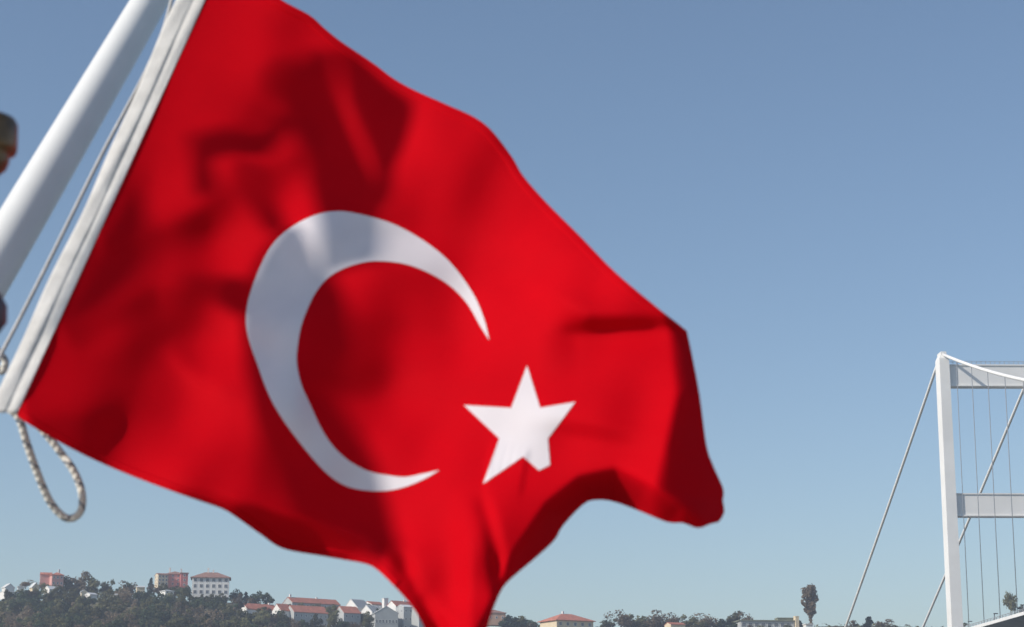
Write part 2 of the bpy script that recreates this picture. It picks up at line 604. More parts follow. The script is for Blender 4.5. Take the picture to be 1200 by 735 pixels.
def house(name, label, x0, x1, ybase, yeave, yridge, wall, roof, rtype='gx', Y=1200.0, yaw=0.0, depth=None,
          win=None, win_size=(1.1, 1.4), chim=None, hidden=1.2, group=None, side_win=None, cat='house', over=.5):
    """front spans px x0..x1; yaw>0 shows more of the left wall"""
    s = PXM(Y)
    p = atY((x0 + x1) / 2, ybase, Y)
    w = (x1 - x0) * s
    d = depth or w * .8
    h = (ybase - yeave) * s
    rh = max(.3, (yeave - yridge) * s)
    root = empty(name, (p.x, p.y, p.z), label, cat, group, rz=yaw)
    m = MB()
    a, b = w / 2, d / 2
    z0 = -hidden
    if rtype == 'gy':       # gable faces the viewer
        pr = [(-a, z0), (a, z0), (a, h), (0, h + rh), (-a, h)]
        m.add([(x, -b, z) for x, z in pr] + [(x, b, z) for x, z in pr],
              [(0, 1, 2, 3, 4), (9, 8, 7, 6, 5)] + [(i, 5 + i, 5 + (i + 1) % 5, (i + 1) % 5) for i in (0, 1, 4)])
    elif rtype == 'gx':
        pr = [(-b, z0), (b, z0), (b, h), (0, h + rh), (-b, h)]
        m.add([(-a, y, z) for y, z in pr] + [(a, y, z) for y, z in pr],
              [(4, 3, 2, 1, 0), (5, 6, 7, 8, 9)] + [((i + 1) % 5, 5 + (i + 1) % 5, 5 + i, i) for i in (0, 1, 4)])
    else:
        m.box((0, 0, (h + z0) / 2), (w, d, h - z0))
    m.build('wall', M[wall], root)
    m = MB()
    o = over
    if rtype == 'hip':
        k = min(a, b) * .95
        base = [(-a - o, -b - o, h), (a + o, -b - o, h), (a + o, b + o, h), (-a - o, b + o, h)]
        ridge = [(-(a - k), 0, h + rh), (a - k, 0, h + rh)] if a >= b else [(0, -(b - k), h + rh), (0, b - k, h + rh)]
        low = [(x, y, z - .3) for x, y, z in base]
        if a >= b:
            f = [(0, 1, 5, 4), (1, 2, 5), (2, 3, 4, 5), (3, 0, 4)]
        else:
            f = [(0, 1, 4), (1, 2, 5, 4), (2, 3, 5), (3, 0, 4, 5)]
        m.add(base + ridge + low, f + [(9, 8, 7, 6)] + [(i, 6 + i, 6 + (i + 1) % 4, (i + 1) % 4) for i in range(4)])
    elif rtype in ('gx', 'gy'):
        th = .3
        e = (b if rtype == 'gx' else a)
        L = (a if rtype == 'gx' else b) + .15
        sl_ = rh / e
        pr = [(-e - o, h - sl_ * o), (0, h + rh), (e + o, h - sl_ * o), (e + o, h - sl_ * o + th), (0, h + rh + th), (-e - o, h - sl_ * o + th)]
        pr = [(u, z + .02) for u, z in pr]
        vs = []
        for q in (-L, L):
            vs += [((q, u, z) if rtype == 'gx' else (u, q, z)) for u, z in pr]
        f = [(0, 1, 4, 5), (1, 2, 3, 4), (11, 10, 7, 6), (10, 9, 8, 7)] + [(i, 6 + i, 6 + (i + 1) % 6, (i + 1) % 6) for i in range(6)]
        m.add(vs, f)
    else:
        m.box((0, 0, h + .25), (w + 2 * o, d + 2 * o, .5))
    rf = m.build('roof', M[roof], root)
    bm = bmesh.new(); bm.from_mesh(rf.data); bmesh.ops.recalc_face_normals(bm, faces=bm.faces); bm.to_mesh(rf.data); bm.free()
    if chim:
        for cx, ch in chim:
            m = MB(); m.box((cx * w, 0, h + rh * .6 + ch / 2), (1.1, 1.1, ch + rh * .5)); m.build('chimney', M['wall_white'], rf)
    wm = None

    def window(loc, rz):
        nonlocal wm
        if wm is None:
            mm = MB(); mm.box((0, 0, 0), (win_size[0], .16, win_size[1]))
            o_ = mm.build('window', M['glass'], root); wm = o_
            fm = MB()
            for k in (-1, 1):
                fm.box((k * win_size[0] / 2, -.03, 0), (.14, .2, win_size[1] + .14))
                fm.box((0, -.03, k * win_size[1] / 2), (win_size[0] - .15, .19, .14))
            fr = fm.build('window_frame', M['wall_white'], o_)
            wm = (o_, fr)
            o_.location = loc; o_.rotation_euler = (0, 0, rz)
        else:
            o_ = wm[0].copy(); C.objects.link(o_); o_.parent = root
            o_.location = loc; o_.rotation_euler = (0, 0, rz)
            fr = wm[1].copy(); C.objects.link(fr); fr.parent = o_
    if win:
        for r_ in range(win[1]):
            for c_ in range(win[0]):
                window((-a + w * (c_ + .5) / win[0], -b, h * (r_ + .55) / win[1]), 0)
    if side_win:
        for r_ in range(side_win[1]):
            for c_ in range(side_win[0]):
                window((-a, b - d * (c_ + .5) / side_win[0], h * (r_ + .55) / side_win[1]), R(-90))
    houses_px.append((x0, x1, yridge - 1, ybase - 1))
    FRONT.append((x0, x1, ybase, Y))
    return root, w, d, h, rh


# ---- far left, among the trees
house('gabled_house', 'small white gabled house at the far left edge, above a low white terrace', 4, 15, 692, 689, 685, 'wall_white', 'roof_white', 'gy', 1150, R(42))
house('terraced_house', 'low whitish terrace with red-brown base below the leftmost gabled house', 3, 21, 700.5, 695, 694, 'wall_white', 'roof_white', 'gx', 1130, R(42), 8)
house('small_house', 'tiny white flat-roofed house between two white gabled houses at far left', 21, 28, 692, 688.5, 688, 'wall_white', 'roof_white', 'flat', 1155, R(20))
house('gabled_house', 'small white gabled house with tan base just left of the pink house', 36, 44.5, 692, 688.5, 684, 'wall_cream', 'roof_white', 'gy', 1155, R(42))
house('pink_house', 'pink house with flat-pitched red roof on the crest of the left hill', 59, 72, 688, 675, 671.5, 'wall_pink', 'roof_red', 'hip', 1190, R(25), 9, win=(3, 2), chim=[(.2, 2.2)])
house('red_roofed_house', 'low house with long red roof joined against the left of the pink house', 47, 60, 684, 674.5, 672, 'wall_pink', 'roof_red', 'gx', 1195, R(15), 8)
house('long_shed', 'white sloping sheet-roofed shed below the pink house', 54, 67, 695, 691.5, 688, 'wall_white', 'roof_white', 'gx', 1150, R(42), 7)
house('small_house', 'tiny cream gabled house among trees right of the pink house', 95, 101, 698, 694, 692, 'wall_cream', 'roof_white', 'gy', 1140, R(25))
house('small_house', 'low white house beside the tiny cream gabled house among trees', 102, 111, 701, 697.5, 695.5, 'wall_white', 'roof_white', 'gx', 1135, R(42), 6)
house('long_shed', 'long low pale shed between trees left of the apartment blocks', 127, 138, 699.5, 697.5, 696.5, 'wall_cream', 'roof_white', 'gx', 1150, R(10), 5)
house('small_house', 'small pale house half hidden by trees left of the pink apartment block', 160, 169, 693, 689, 687.5, 'wall_cream', 'roof_white', 'gx', 1180, R(15), 6)
house('white_villa', 'small white villa among trees below the pink apartment block', 190, 201, 698, 693, 691.5, 'wall_white', 'roof_white', 'hip', 1160, R(42), 6, win=(2, 1))
# ---- the two apartment blocks
house('apartment_building', 'pink and red apartment block with dark red roof on the left hill crest', 193, 216, 688, 674.5, 670.5, 'wall_pink', 'roof_brown', 'hip', 1200, R(14), 13, win=(4, 3), side_win=(2, 3), chim=[(-.25, 2.6), (.3, 2.2)], cat='apartments')
house('apartment_wing', 'cream wing with brown roof on the left end of the pink apartment block', 183, 194.5, 687, 675, 673, 'wall_cream', 'roof_brown', 'gx', 1192, R(24), 9, win=(3, 3), side_win=(2, 3), cat='apartments')
house('apartment_wing', 'brick red stair wing on the right end of the pink apartment block', 211, 219, 689, 673.5, 672, 'wall_red', 'roof_brown', 'flat', 1192, R(14), 9, win=(1, 3), cat='apartments')
house('apartment_building', 'white three-storey apartment block with brown hipped roof on the left hill crest', 226, 267, 699, 679, 672, 'wall_white', 'roof_brown', 'hip', 1195, R(8), 16, win=(6, 3), side_win=(3, 3), win_size=(2.0, 2.2), chim=[(-.08, 3.4), (.06, 2.2)], cat='apartments', over=1.2)
# ---- the terraces between the hill and the flag's tail
house('red_roofed_terrace', 'long low red-roofed terrace with white left gable among hillside trees', 283, 322, 722, 715.5, 709, 'wall_white', 'roof_red', 'gx', 1150, R(38), 10, chim=[(.35, 1.8)])
house('red_roofed_house', 'red-roofed house with white gable at the right end of the lower terrace', 323, 337, 724, 716.5, 709, 'wall_white', 'roof_red', 'gx', 1145, R(38), 10)
house('red_roofed_terrace', 'upper long red-roofed terrace with white chimney stack and grey front', 334, 396, 716, 708.5, 702.5, 'wall_grey', 'roof_red', 'gx', 1195, R(36), 12, chim=[(-.45, 2.5), (.1, 1.5)], win=(8, 1))
house('red_roofed_terrace', 'lower red-roofed terrace with pale grey two-storey front facing the water', 337, 381, 737, 719.5, 712, 'wall_grey', 'roof_red', 'gx', 1150, R(36), 11, win=(7, 2))
house('red_roofed_house', 'red-roofed grey house between the lower terrace and the gabled hall', 396, 418, 737, 720, 712.5, 'wall_grey', 'roof_red', 'gx', 1150, R(36), 11, win=(3, 2))
r_, w, d, h, rh = house('glazed_hall', 'white hall with pale ribbed roof of dark glazing strips', 409, 427, 726, 714, 704, 'wall_white', 'roof_white', 'gx', 1185, R(42), 14)
rr = [c for c in r_.children if c.name.startswith('roof')][0]


def strips(root, roof, w, d, h, rh, n):
    for k in range(n):
        m = MB()
        x = -w / 2 + w * (k + .6) / n
        e = d / 2
        n_ = Vector((0, -rh, e)).normalized() * .36
        A, B = Vector((x, -e - .3, h - rh / e * .3)), Vector((x, -.5, h + rh - rh / e * .5))
        nrm = Vector((0, -rh, e)).normalized()
        m.bar(A + nrm * .36, B + nrm * .36, w / n * .45, .1, nrm)
        m.build('skylight', M['glass'], roof)


strips(r_, rr, w, d, h, rh, 6)
r_, w, d, h, rh = house('glazed_hall', 'lower pale hall with dark roof strips beside the square white chimney', 427, 447, 728, 719, 711, 'wall_white', 'roof_white', 'gx', 1175, R(42), 12)
rr = [c for c in r_.children if c.name.startswith('roof')][0]
strips(r_, rr, w, d, h, rh, 6)
house('red_roofed_house', 'small red-roofed house behind the lower pale hall', 429, 446, 714, 709.5, 706, 'wall_white', 'roof_red', 'gx', 1200, R(40), 10)
house('chimney_tower', 'square white chimney tower standing between the red roofs', 448.5, 453.5, 722, 703, 702.6, 'wall_white', 'roof_white', 'flat', 1180, R(30), 3, cat='tower', over=.2)
house('gabled_hall', 'grey hall with wide gable facing the viewer and a row of windows', 437, 463, 741, 721, 713.5, 'wall_grey', 'wall_grey', 'gy', 1130, R(14), 16, win=(7, 1), win_size=(1.2, 2.0))
house('red_roofed_house', 'red-roofed house with white gable right of the square chimney tower', 456, 482, 726, 712, 706, 'wall_white', 'roof_red', 'gx', 1180, R(40), 10, chim=[(.2, 1.5)])
house('grey_apartment', 'pale grey three-storey block beside the left edge of the flag tail', 468, 484, 741, 714, 711, 'wall_grey', 'roof_white', 'gx', 1140, R(26), 12, win=(3, 3), side_win=(2, 3))
house('grey_apartment', 'narrow pale block half hidden behind the left edge of the flag tail', 484, 500, 741, 717, 714, 'wall_grey', 'roof_white', 'gx', 1135, R(36), 11, win=(3, 3))
# ---- right of the flag
house('peach_house', 'peach-coloured house with brown roof half hidden right of the flag tail', 562, 590, 731, 719.5, 715.5, 'wall_peach', 'roof_brown', 'hip', 1190, R(12), 12, win=(4, 1))
house('villa', 'cream villa with red hipped roof standing right of the flag tail', 640, 688, 738, 729, 720.5, 'wall_cream', 'roof_red', 'hip', 1170, R(30), 20, win=(5, 1), win_size=(2.0, 2.0), chim=[(-.1, 2.2)], over=1.3)
house('red_roofed_house', 'small red roof showing between trees left of the long flat building', 782, 800, 738, 733, 730.5, 'wall_cream', 'roof_red', 'gx', 1150, R(20), 9)
r_, w, d, h, rh = house('long_flat_building', 'long low building with flat olive roof left of the tall lone tree', 866, 932, 739, 729.3, 728.6, 'wall_grey', 'roof_olive', 'flat', 1160, R(6), 14, win=(9, 1), win_size=(2.6, 2.4), over=1.0, cat='building')
house('raised_block', 'olive upper storey stacked on the right half of the long flat building', 910, 931, 729, 725.6, 725.2, 'roof_olive', 'roof_olive', 'flat', 1162, R(6), 8, hidden=0, over=.3, cat='building')
house('stair_block', 'small pale block at the right end of the long flat building', 931.5, 935.5, 738, 724, 723.6, 'wall_cream', 'wall_cream', 'flat', 1155, R(10), 4, over=.1, cat='building')
house('small_house', 'tiny white building at the foot of the tall lone tree', 943, 951, 738, 732.5, 732, 'wall_white', 'roof_white', 'flat', 1150, R(10), 5)

# ---- trees on the left hillside
random.seed(21)
nW = 0
kinds = ['dark'] * 6 + ['olive'] * 6 + ['brown'] * 5 + ['conifer'] * 1
tries = 0
while nW < 215 and tries < 4000:
    tries += 1
    px = random.uniform(-30, 345)
    pb = random.uniform(704, 775)
    g = ground_hit(px, pb)
    if g is None: continue
    h = random.uniform(9, 16)
    top = pb - h / PXM(g.y)
    if top < 689 + max(0, (px - 250) * .22) - 4 * random.random(): continue
    # leave the house fronts in view
    if blocked(px, top + 2) or blocked(px, top + 6): continue
    k = random.choice(kinds)
    k = 'brown' if px < 40 and pb > 735 and random.random() < .7 else k
    nv = 2 if k == 'conifer' else 3
    plant('%s%d' % (k, random.randrange(nv)), g - Vector((0, 0, .4)), h, WOOD_LABEL[k], WOOD_GROUP[k], random.uniform(.9, 1.35))
    nW += 1

for x0, x1, yb, Y in FRONT:                 # gardens: bushes and trees hiding the feet of the houses
    if x0 > 430: continue
    n = max(2, int((x1 - x0) / 5))
    for k in range(n):
        px = x0 + (x1 - x0) * (k + random.uniform(.2, .8)) / n
        Yt = Y - random.uniform(16, 30)
        h = random.uniform(5, 8)
        top = (yb if x0 < 280 else yb - 6 if x0 < 325 else yb - 8) - random.uniform(-1, 2.2) + (random.uniform(0, 5) if x0 > 280 else 0)
        p = atY(px, top + h / PXM(Yt), Yt)
        kk = random.choice(kinds[:-1])
        if x0 > 280: h *= 1.3; p = atY(px, top + h / PXM(Yt), Yt)
        plant('%s%d' % (kk, random.randrange(3)), p, h, WOOD_LABEL[kk] if x0 < 280 else TERR_LABEL[kk], WOOD_GROUP[kk] if x0 < 280 else 'garden trees of the terraces', random.uniform(1.0, 1.5))

for px, pt, hp, k, lab in [(291, 717, 18, 'dark', 'dark tree before the left part of the long lower red-roofed terrace'),
                           (303, 718, 18, 'olive', 'olive tree before the middle of the long lower red-roofed terrace'),
                           (316, 717, 20, 'brown', 'brown tree before the right part of the long lower red-roofed terrace'),
                           (329, 721, 18, 'olive', 'olive tree before the white gable at the right end of the lower terrace'),
                           (345, 724, 18, 'brown', 'brown tree before the left windows of the grey two-storey terrace'),
                           (358, 726, 18, 'dark', 'dark tree before the middle windows of the grey two-storey terrace'),
                           (371, 725, 18, 'olive', 'olive tree before the right windows of the grey two-storey terrace'),
                           (389, 716, 22, 'olive', 'olive tree rising between the grey terrace and the next red roof'),
                           (402, 726, 16, 'dark', 'dark tree before the front of the red-roofed grey house'),
                           (414, 727, 16, 'brown', 'brown tree at the right corner of the red-roofed grey house'),
                           (431, 722, 18, 'olive', 'olive tree before the pale hall with dark roof strips')]:
    plant('%s%d' % (k, random.randrange(3)), atY(px, pt + hp, 1105), hp * PXM(1105), lab, None, 1.05)

# named trees along the left crest (px, base py, height px, kind, label)
crest = [
    (92, 704, 33, 'brown', 'tall rounded brown tree on the crest just right of the pink house', 1.15),
    (105, 704, 28, 'olive', 'bushy tree touching the right side of the tall brown crest tree', 1.1),
    (123, 704, 23, 'olive', 'rounded olive tree alone on the crest above the long pale shed', .95),
    (137, 701, 14, 'dark', 'small dark tree between two larger trees on the crest', .9),
    (150, 704, 22, 'brown', 'rounded brown tree on the crest left of the small pale house', 1.2),
    (176, 700, 22, 'conifer', 'dark pointed conifer just left of the pink apartment block', 1.0),
    (152, 690, 8, 'dark', 'low dark bush on the crest skyline left of the conifer', 1.6),
    (205, 699, 14, 'dark', 'dark tree in front of the middle of the pink apartment block', 1.2),
    (231, 703, 12, 'brown', 'brownish tree at the left foot of the white apartment block', 1.3),
    (250, 704, 10, 'dark', 'dark bush at the middle foot of the white apartment block', 1.6),
    (276, 708, 16, 'dark', 'dark tree just right of the white apartment block', 1.2),
    (288, 708, 14, 'conifer', 'small conifer on the skyline right of the white apartment block', 1.3),
    (299, 710, 16, 'dark', 'dark bushy tree on the skyline above the red-roofed terrace', 1.3),
    (313, 712, 17, 'dark', 'last dark tree on the skyline before the upper red terrace', 1.4),
    (52, 699, 20, 'olive', 'olive tree in front of the low red-roofed house', 1.0),
    (78, 698, 22, 'dark', 'dark green tree at the right wall of the pink house', 1.0),
    (30, 690, 10, 'brown', 'low brown tree on the skyline above the tiny flat-roofed house', 1.9),
    (384, 735, 20, 'dark', 'dark tree between the lower red terrace and the grey house', .9),
    (332, 736, 15, 'dark', 'dark tree at the left end of the lower red terrace', 1.2),
    (424, 738, 14, 'brown', 'brown tree in front of the gabled hall on its left', 1.2),
]
for px, pb, hp, k, lab, wd in crest:
    g = ground_hit(px, pb) or Vector((atY(px, pb, 1196).x, 1196, terrain_z(atY(px, pb, 1196).x, 1196)))
    p = atY(px, pb, g.y)
    plant('%s%d' % (k, random.randrange(2)), p, hp * PXM(g.y), lab, None, wd)

# trees on the right-hand skyline (px, base py, height px, kind, label, width)
right = [
    (597, 742, 24, 'dark', 'dark rounded tree beside the peach house', 1.4),
    (611, 742, 20, 'olive', 'olive tree second to the right of the peach house', 1.3),
    (627, 740, 15, 'dark', 'small dark tree just left of the cream villa', 1.4),
    (643, 741, 9, 'dark', 'low dark bush in front of the left wall of the cream villa', 1.8),
    (712, 742, 17, 'olive', 'low green tree just right of the cream villa', 1.5),
    (731, 742, 29, 'brown', 'tallest airy tree of the row right of the cream villa', 1.0),
    (752, 742, 22, 'olive', 'olive bushy tree right of the tallest airy tree', 1.5),
    (770, 742, 27, 'brown', 'brownish tree in the middle of the row behind the small red roof', 1.2),
    (790, 742, 24, 'brown', 'thin brownish tree directly above the small red roof', 1.2),
    (812, 742, 21, 'olive', 'olive tree right of the small red roof', 1.4),
    (830, 742, 24, 'brown', 'brown spreading tree between the small red roof and the long flat building', 1.3),
    (849, 742, 19, 'dark', 'dark bush in front of the left end of the long flat building', 1.4),
    (864, 742, 26, 'olive', 'olive tree rising behind the left end of the long flat building', 1.0),
    (876, 742, 25, 'brown', 'thin tree just above the left part of the long flat building roof', .8),
    (938, 740, 13, 'conifer', 'small dark conifer between the pale stair block and tall lone tree', 1.5),
    (1003, 744, 17, 'brown', 'brown bush at the foot of the bridge backstay cable', 1.5),
    (1019, 744, 22, 'conifer', 'dark conifer among bushes left of the bridge tower', 1.6),
    (1036, 744, 19, 'brown', 'brown bush right of the dark conifer near the bridge tower', 1.5),
    (1049, 744, 12, 'olive', 'low olive bush nearest the left of the bridge tower', 1.6),
    (968, 744, 10, 'brown', 'low brown scrub right of the tall lone tree', 2.2),
    (985, 744, 11, 'brown', 'low brown scrub left of the backstay foot', 2.2),
    (703, 744, 10, 'brown', 'low brown scrub against the right end of the cream villa', 2.0),
    (741, 744, 19, 'dark', 'dark shrub filling the gap behind the tallest airy tree', 1.6),
    (761, 744, 18, 'olive', 'olive shrub left of the brownish middle tree of the row', 1.7),
    (780, 744, 20, 'olive', 'olive shrub directly left of the small red roof', 1.5),
    (803, 744, 16, 'dark', 'dark shrub against the right end of the small red roof', 1.7),
    (821, 744, 17, 'olive', 'olive shrub between two taller trees right of the small red roof', 1.7),
    (841, 744, 16, 'brown', 'brown shrub left of the dark bush by the long flat building', 1.8),
    (618, 744, 14, 'brown', 'brown shrub between the olive and small dark trees left of the villa', 1.8),
    (604, 744, 17, 'olive', 'olive shrub tucked right behind the dark tree by the peach house', 1.6),
    (1130, 744, 14, 'olive', 'low olive bush just right of the bridge tower leg', 1.2),
]
for px, pb, hp, k, lab, wd in right:
    Y = 1185 + random.uniform(-20, 12)
    plant('%s%d' % (k, random.randrange(2)), atY(px, pb, Y), hp * .93 * PXM(Y), lab, None, wd * 1.15)
for px, pt, k, lab in [(858, 731, 'dark', 'dark shrub before the left corner of the long flat building'),
                       (878, 733, 'brown', 'brown shrub before the left windows of the long flat building'),
                       (893, 734, 'olive', 'olive shrub before the middle of the long flat building'),
                       (907, 735, 'dark', 'dark green shrub before the middle right windows of the long flat building'),
                       (924, 733, 'olive', 'olive shrub before the right end of the long flat building')]:
    plant('%s%d' % (k, random.randrange(2)), atY(px, pt + 13, 1118), 13 * PXM(1118), lab, None, 1.5)
plant('poplar0', atY(950.5, 736, 1150), 49 * PXM(1150), 'tall lone tree with narrow brown-green crown standing above the skyline', None, 1.15, 0)
plant('lone0', atY(1185, 724, 1190), 36 * PXM(1190), 'lone round-crowned tree seen above the bridge deck', None, .62, 1.0)
plant('olive2', atY(1197, 720, 1190), 9 * PXM(1190), 'small bush right of the lone tree above the bridge deck', None, 1.0, 1.0)

# undergrowth: an uncountable cover of scrub over the slopes
m = MB()
rnd = random.Random(5)
for _ in range(9000):
    y = rnd.uniform(820, 1230)
    x = rnd.uniform(-420, 330) * y / 1200
    z = terrain_z(x, y)
    c = Vector((x, y, z + rnd.uniform(0, 1.6)))
    nn = Vector((rnd.gauss(0, .6), rnd.gauss(-.3, .6), 1)).normalized()
    u = nn.orthogonal().normalized(); u.rotate(Matrix.Rotation(rnd.uniform(0, 6.28), 3, nn)); v = nn.cross(u)
    s = rnd.uniform(.5, 1.5)
    m.add([c - u * s, c - v * s * .7, c + u * s, c + v * s * .7 + nn * s * .4], [(0, 1, 2), (0, 2, 3)])
tag(m.build('undergrowth', M['leaf_olive']), 'olive brown scrub covering the hillside between the trees', 'undergrowth', kind='stuff')
for k, (r, c, t, fresh) in TREES.items():
    if fresh:
        for o in (c, t, r): bpy.data.objects.remove(o)

# ------------------------------------------------------------------ the flag
TOP = [(262, -52), (290, -28), (330, 0), (363, 18), (380, 33), (400, 49), (437, 74), (461, 92), (486, 106), (522, 122), (555, 137), (576, 153),
       (600, 184), (613, 206), (640, 237), (680, 277), (720, 318), (766, 357), (794, 379), (805, 388)]
RIGHT = [(805, 388), (812, 421), (820, 464), (828, 522), (836, 546), (848, 574), (847, 586), (849, 600), (842, 612), (833, 614), (818, 619), (800, 613), (782, 612), (747, 598),
         (719, 588), (699, 586), (684, 591), (660, 616), (649, 634), (624, 657), (606, 672), (590, 688), (579, 711), (571, 737), (566, 775), (562, 838)]
BOT = [(562, 838), (528, 846)]
LEFTB = [(528, 846), (514, 780), (497, 735), (483, 711), (462, 687), (441, 667), (427, 660.5), (403, 656), (380, 652), (332, 643), (305, 626), (281, 609),
         (262, 597), (231, 586), (200, 575), (150, 556), (100, 534), (50, 507), (22, 489), (17, 483)]
HOIST = [(17, 483), (262, -52)]
outline = []
for seg in (TOP, RIGHT, BOT, LEFTB, HOIST):
    outline += spline(seg, 5.0)[:-1]

# base plane of depth through three points
A3 = np.array([[18, 485, 1], [235, 0, 1], [800, 500, 1.]])
PL = np.linalg.solve(A3, np.array([2.95, 3.38, 2.74]))


def seg_dist(x, y, pts):
    """signed distance to a polyline (positive on its right, image y down) and fraction along it"""
    best = np.full(x.shape, 1e9); sg = np.zeros(x.shape); fr = np.zeros(x.shape)
    L = [math.hypot(pts[i + 1][0] - pts[i][0], pts[i + 1][1] - pts[i][1]) for i in range(len(pts) - 1)]
    T = sum(L); acc = 0
    for i in range(len(pts) - 1):
        ax, ay = pts[i]; bx, by = pts[i + 1]
        dx, dy = bx - ax, by - ay
        t = np.clip(((x - ax) * dx + (y - ay) * dy) / (L[i] ** 2), 0, 1)
        ex, ey = x - ax - t * dx, y - ay - t * dy
        dd = np.hypot(ex, ey)
        m_ = dd < best
        best = np.where(m_, dd, best)
        sg = np.where(m_, np.sign(dx * ey - dy * ex), sg)
        fr = np.where(m_, (acc + t * L[i]) / T, fr)
        acc += L[i]
    return best * sg, fr


def sstep(a, b, x):
    t = np.clip((x - a) / (b - a), 0, 1)
    return t * t * (3 - 2 * t)


def ridge(x, y, pts, amp, wl, wr, fade=(.0, .0)):
    """fold along pts; amp>0 = towards the viewer; wl/wr widths on its left/right"""
    d, f = seg_dist(x, y, pts)
    w = np.where(d < 0, wl, wr)
    g = np.exp(-(d / w) ** 2)
    if fade[0]: g = g * sstep(0, fade[0], f)
    if fade[1]: g = g * (1 - sstep(1 - fade[1], 1, f))
    return -amp * g


def softpos(d, k):
    return np.where(d > 0, d * d / (d + k), 0)


def depth(x, y):
    x = np.asarray(x, float); y = np.asarray(y, float)
    D = PL[0] * x + PL[1] * y + PL[2]
    D += -np.where(x < 420, 1.1e-6, 9.0e-7) * (x - 420) ** 2
    px = 1.36e-3                              # metres per pixel at the flag
    # long waves travelling from the hoist to the fly
    w = (x - 18) * .906 + (y - 485) * .423
    v = -(x - 18) * .423 + (y - 485) * .906
    fade = sstep(0, 160, w)
    D += fade * .020 * np.sin((w - 60 + .12 * v) / 118 * 2 * math.pi / 2.2)
    # slope turned from the sun left of and inside the crescent
    D += ridge(x, y, [(300, 150), (325, 330), (360, 480), (400, 610)], .024, 120, 60, (.1, .15))
    # shallow wrinkles fanning from the hoist
    D += ridge(x, y, [(20, 490), (150, 470), (300, 500)], .010, 30, 26, (.05, .5))
    D += ridge(x, y, [(60, 395), (180, 330), (290, 330)], .008, 26, 22, (.1, .4))
    D += ridge(x, y, [(110, 290), (210, 250), (300, 200)], .007, 30, 20, (.1, .4))
    D += ridge(x, y, [(190, 400), (235, 445), (290, 470)], .006, 14, 12, (.3, .3))
    # top right: a fold under the top edge and the hollow below it
    D += ridge(x, y, [(590, 300), (690, 362), (800, 372)], .026, 55, 22, (.4, 0))
    D += ridge(x, y, [(630, 398), (700, 394), (790, 386)], -.024, 16, 46, (.3, 0))
    # the full belly of the fly, bright
    D += ridge(x, y, [(600, 250), (700, 470), (690, 520)], .020, 90, 60, (.2, .1))
    # right end turns away from the viewer
    d, f = seg_dist(x, y, [(775, 330), (789, 395), (795, 460), (782, 520), (768, 575), (765, 660)])
    D += 2.5 * px * softpos(-d + 6, 24)
    # underside of the fly turned back and down
    d, f = seg_dist(x, y, [(560, 740), (600, 652), (640, 590), (680, 558), (722, 548), (760, 566), (800, 592), (850, 640)])
    D += 3.2 * px * softpos(d + 4, 22)
    # lower left edge rolls under
    d, f = seg_dist(x, y, [(120, 524), (200, 550), (280, 580), (360, 604), (430, 628), (470, 690)])
    D += 2.3 * px * softpos(d, 24) * sstep(150, 330, x) * (1 - sstep(430, 470, x))
    # the tail: bright rounded cone with creases
    D += ridge(x, y, [(395, 614), (441, 640), (474, 684), (496, 735), (515, 790)], .030, 12, 27, (.45, 0))
    D += ridge(x, y, [(462, 640), (484, 700), (512, 735), (530, 800)], -.030, 12, 19, (.2, 0))
    D += ridge(x, y, [(545, 560), (556, 650), (556, 800)], .034, 95, 20, (.4, 0))
    D += ridge(x, y, [(560, 570), (573, 610), (583, 650), (586, 690)], -.012, 8, 10, (.25, 0))
    # pinched gathers under the star
    for k in range(5):
        D += ridge(x, y, [(586 + 8 * k, 505 + 3 * k), (574 + 9 * k, 545 + 2 * k), (572 + 8 * k, 590)], .0052, 4.6, 4.2, (.3, .3))
    # slack between the pulls: soft uneven creases, steeper towards the fly
    w2 = (x * .80 + y * .60); v2 = (-x * .60 + y * .80)
    for (kw, kv, a, ph) in ((.012, .052, .0045, .3), (.047, .016, .0040, 2.1), (.024, .075, .0016, 1.2), (.081, -.030, .0013, 4.0), (.058, .066, .0011, .8)):
        D += a * fade * np.sin(w2 * kw + v2 * kv + ph + 1.3 * np.sin(v2 * .013 + w2 * .009 + ph))
    # small flutter
    D += .0022 * np.sin(x * .055 + y * .021 + 1) * np.sin(y * .043 - x * .017) * fade
    return D


flag = empty('flag', at(17, 483, float(depth(17, 483))),
             'large red flag with white crescent and star billowing from the white staff', 'flag')
finv = flag.matrix_basis.inverted() if False else Matrix.Translation(-flag.location)
ox = [p.x for p in outline]; oy = [p.y for p in outline]
n0 = len(outline)
g = 4.5
gx, gy = np.meshgrid(np.arange(0, 860, g), np.arange(-60, 850, g))
gx = gx + (np.arange(gx.shape[0]) % 2)[:, None] * g / 2
qx, qy = gx.ravel(), gy.ravel()
ins = np.zeros(qx.shape, bool)
mind = np.full(qx.shape, 1e9)
for i in range(n0):
    x1, y1, x2, y2 = ox[i], oy[i], ox[(i + 1) % n0], oy[(i + 1) % n0]
    cnd = (y1 > qy) != (y2 > qy)
    with np.errstate(divide='ignore', invalid='ignore'):
        xi = (x2 - x1) * (qy - y1) / (y2 - y1 if y2 != y1 else 1e-9) + x1
    ins ^= cnd & (qx < xi)
    mind = np.minimum(mind, np.hypot(qx - x1, qy - y1))
keep = ins & (mind > 3.2)
P2 = [Vector((a, b)) for a, b in zip(ox, oy)] + [Vector((a, b)) for a, b in zip(qx[keep], qy[keep])]
cv, ce, cf, _, _, _ = delaunay_2d_cdt(P2, [(i, (i + 1) % n0) for i in range(n0)], [], 1, 1e-4)
cx_ = np.array([p.x for p in cv]); cy_ = np.array([p.y for p in cv])
cd = depth(cx_, cy_)
cverts = [at(a, b, float(c)) for a, b, c in zip(cx_, cy_, cd)]
me = bpy.data.meshes.new('cloth')
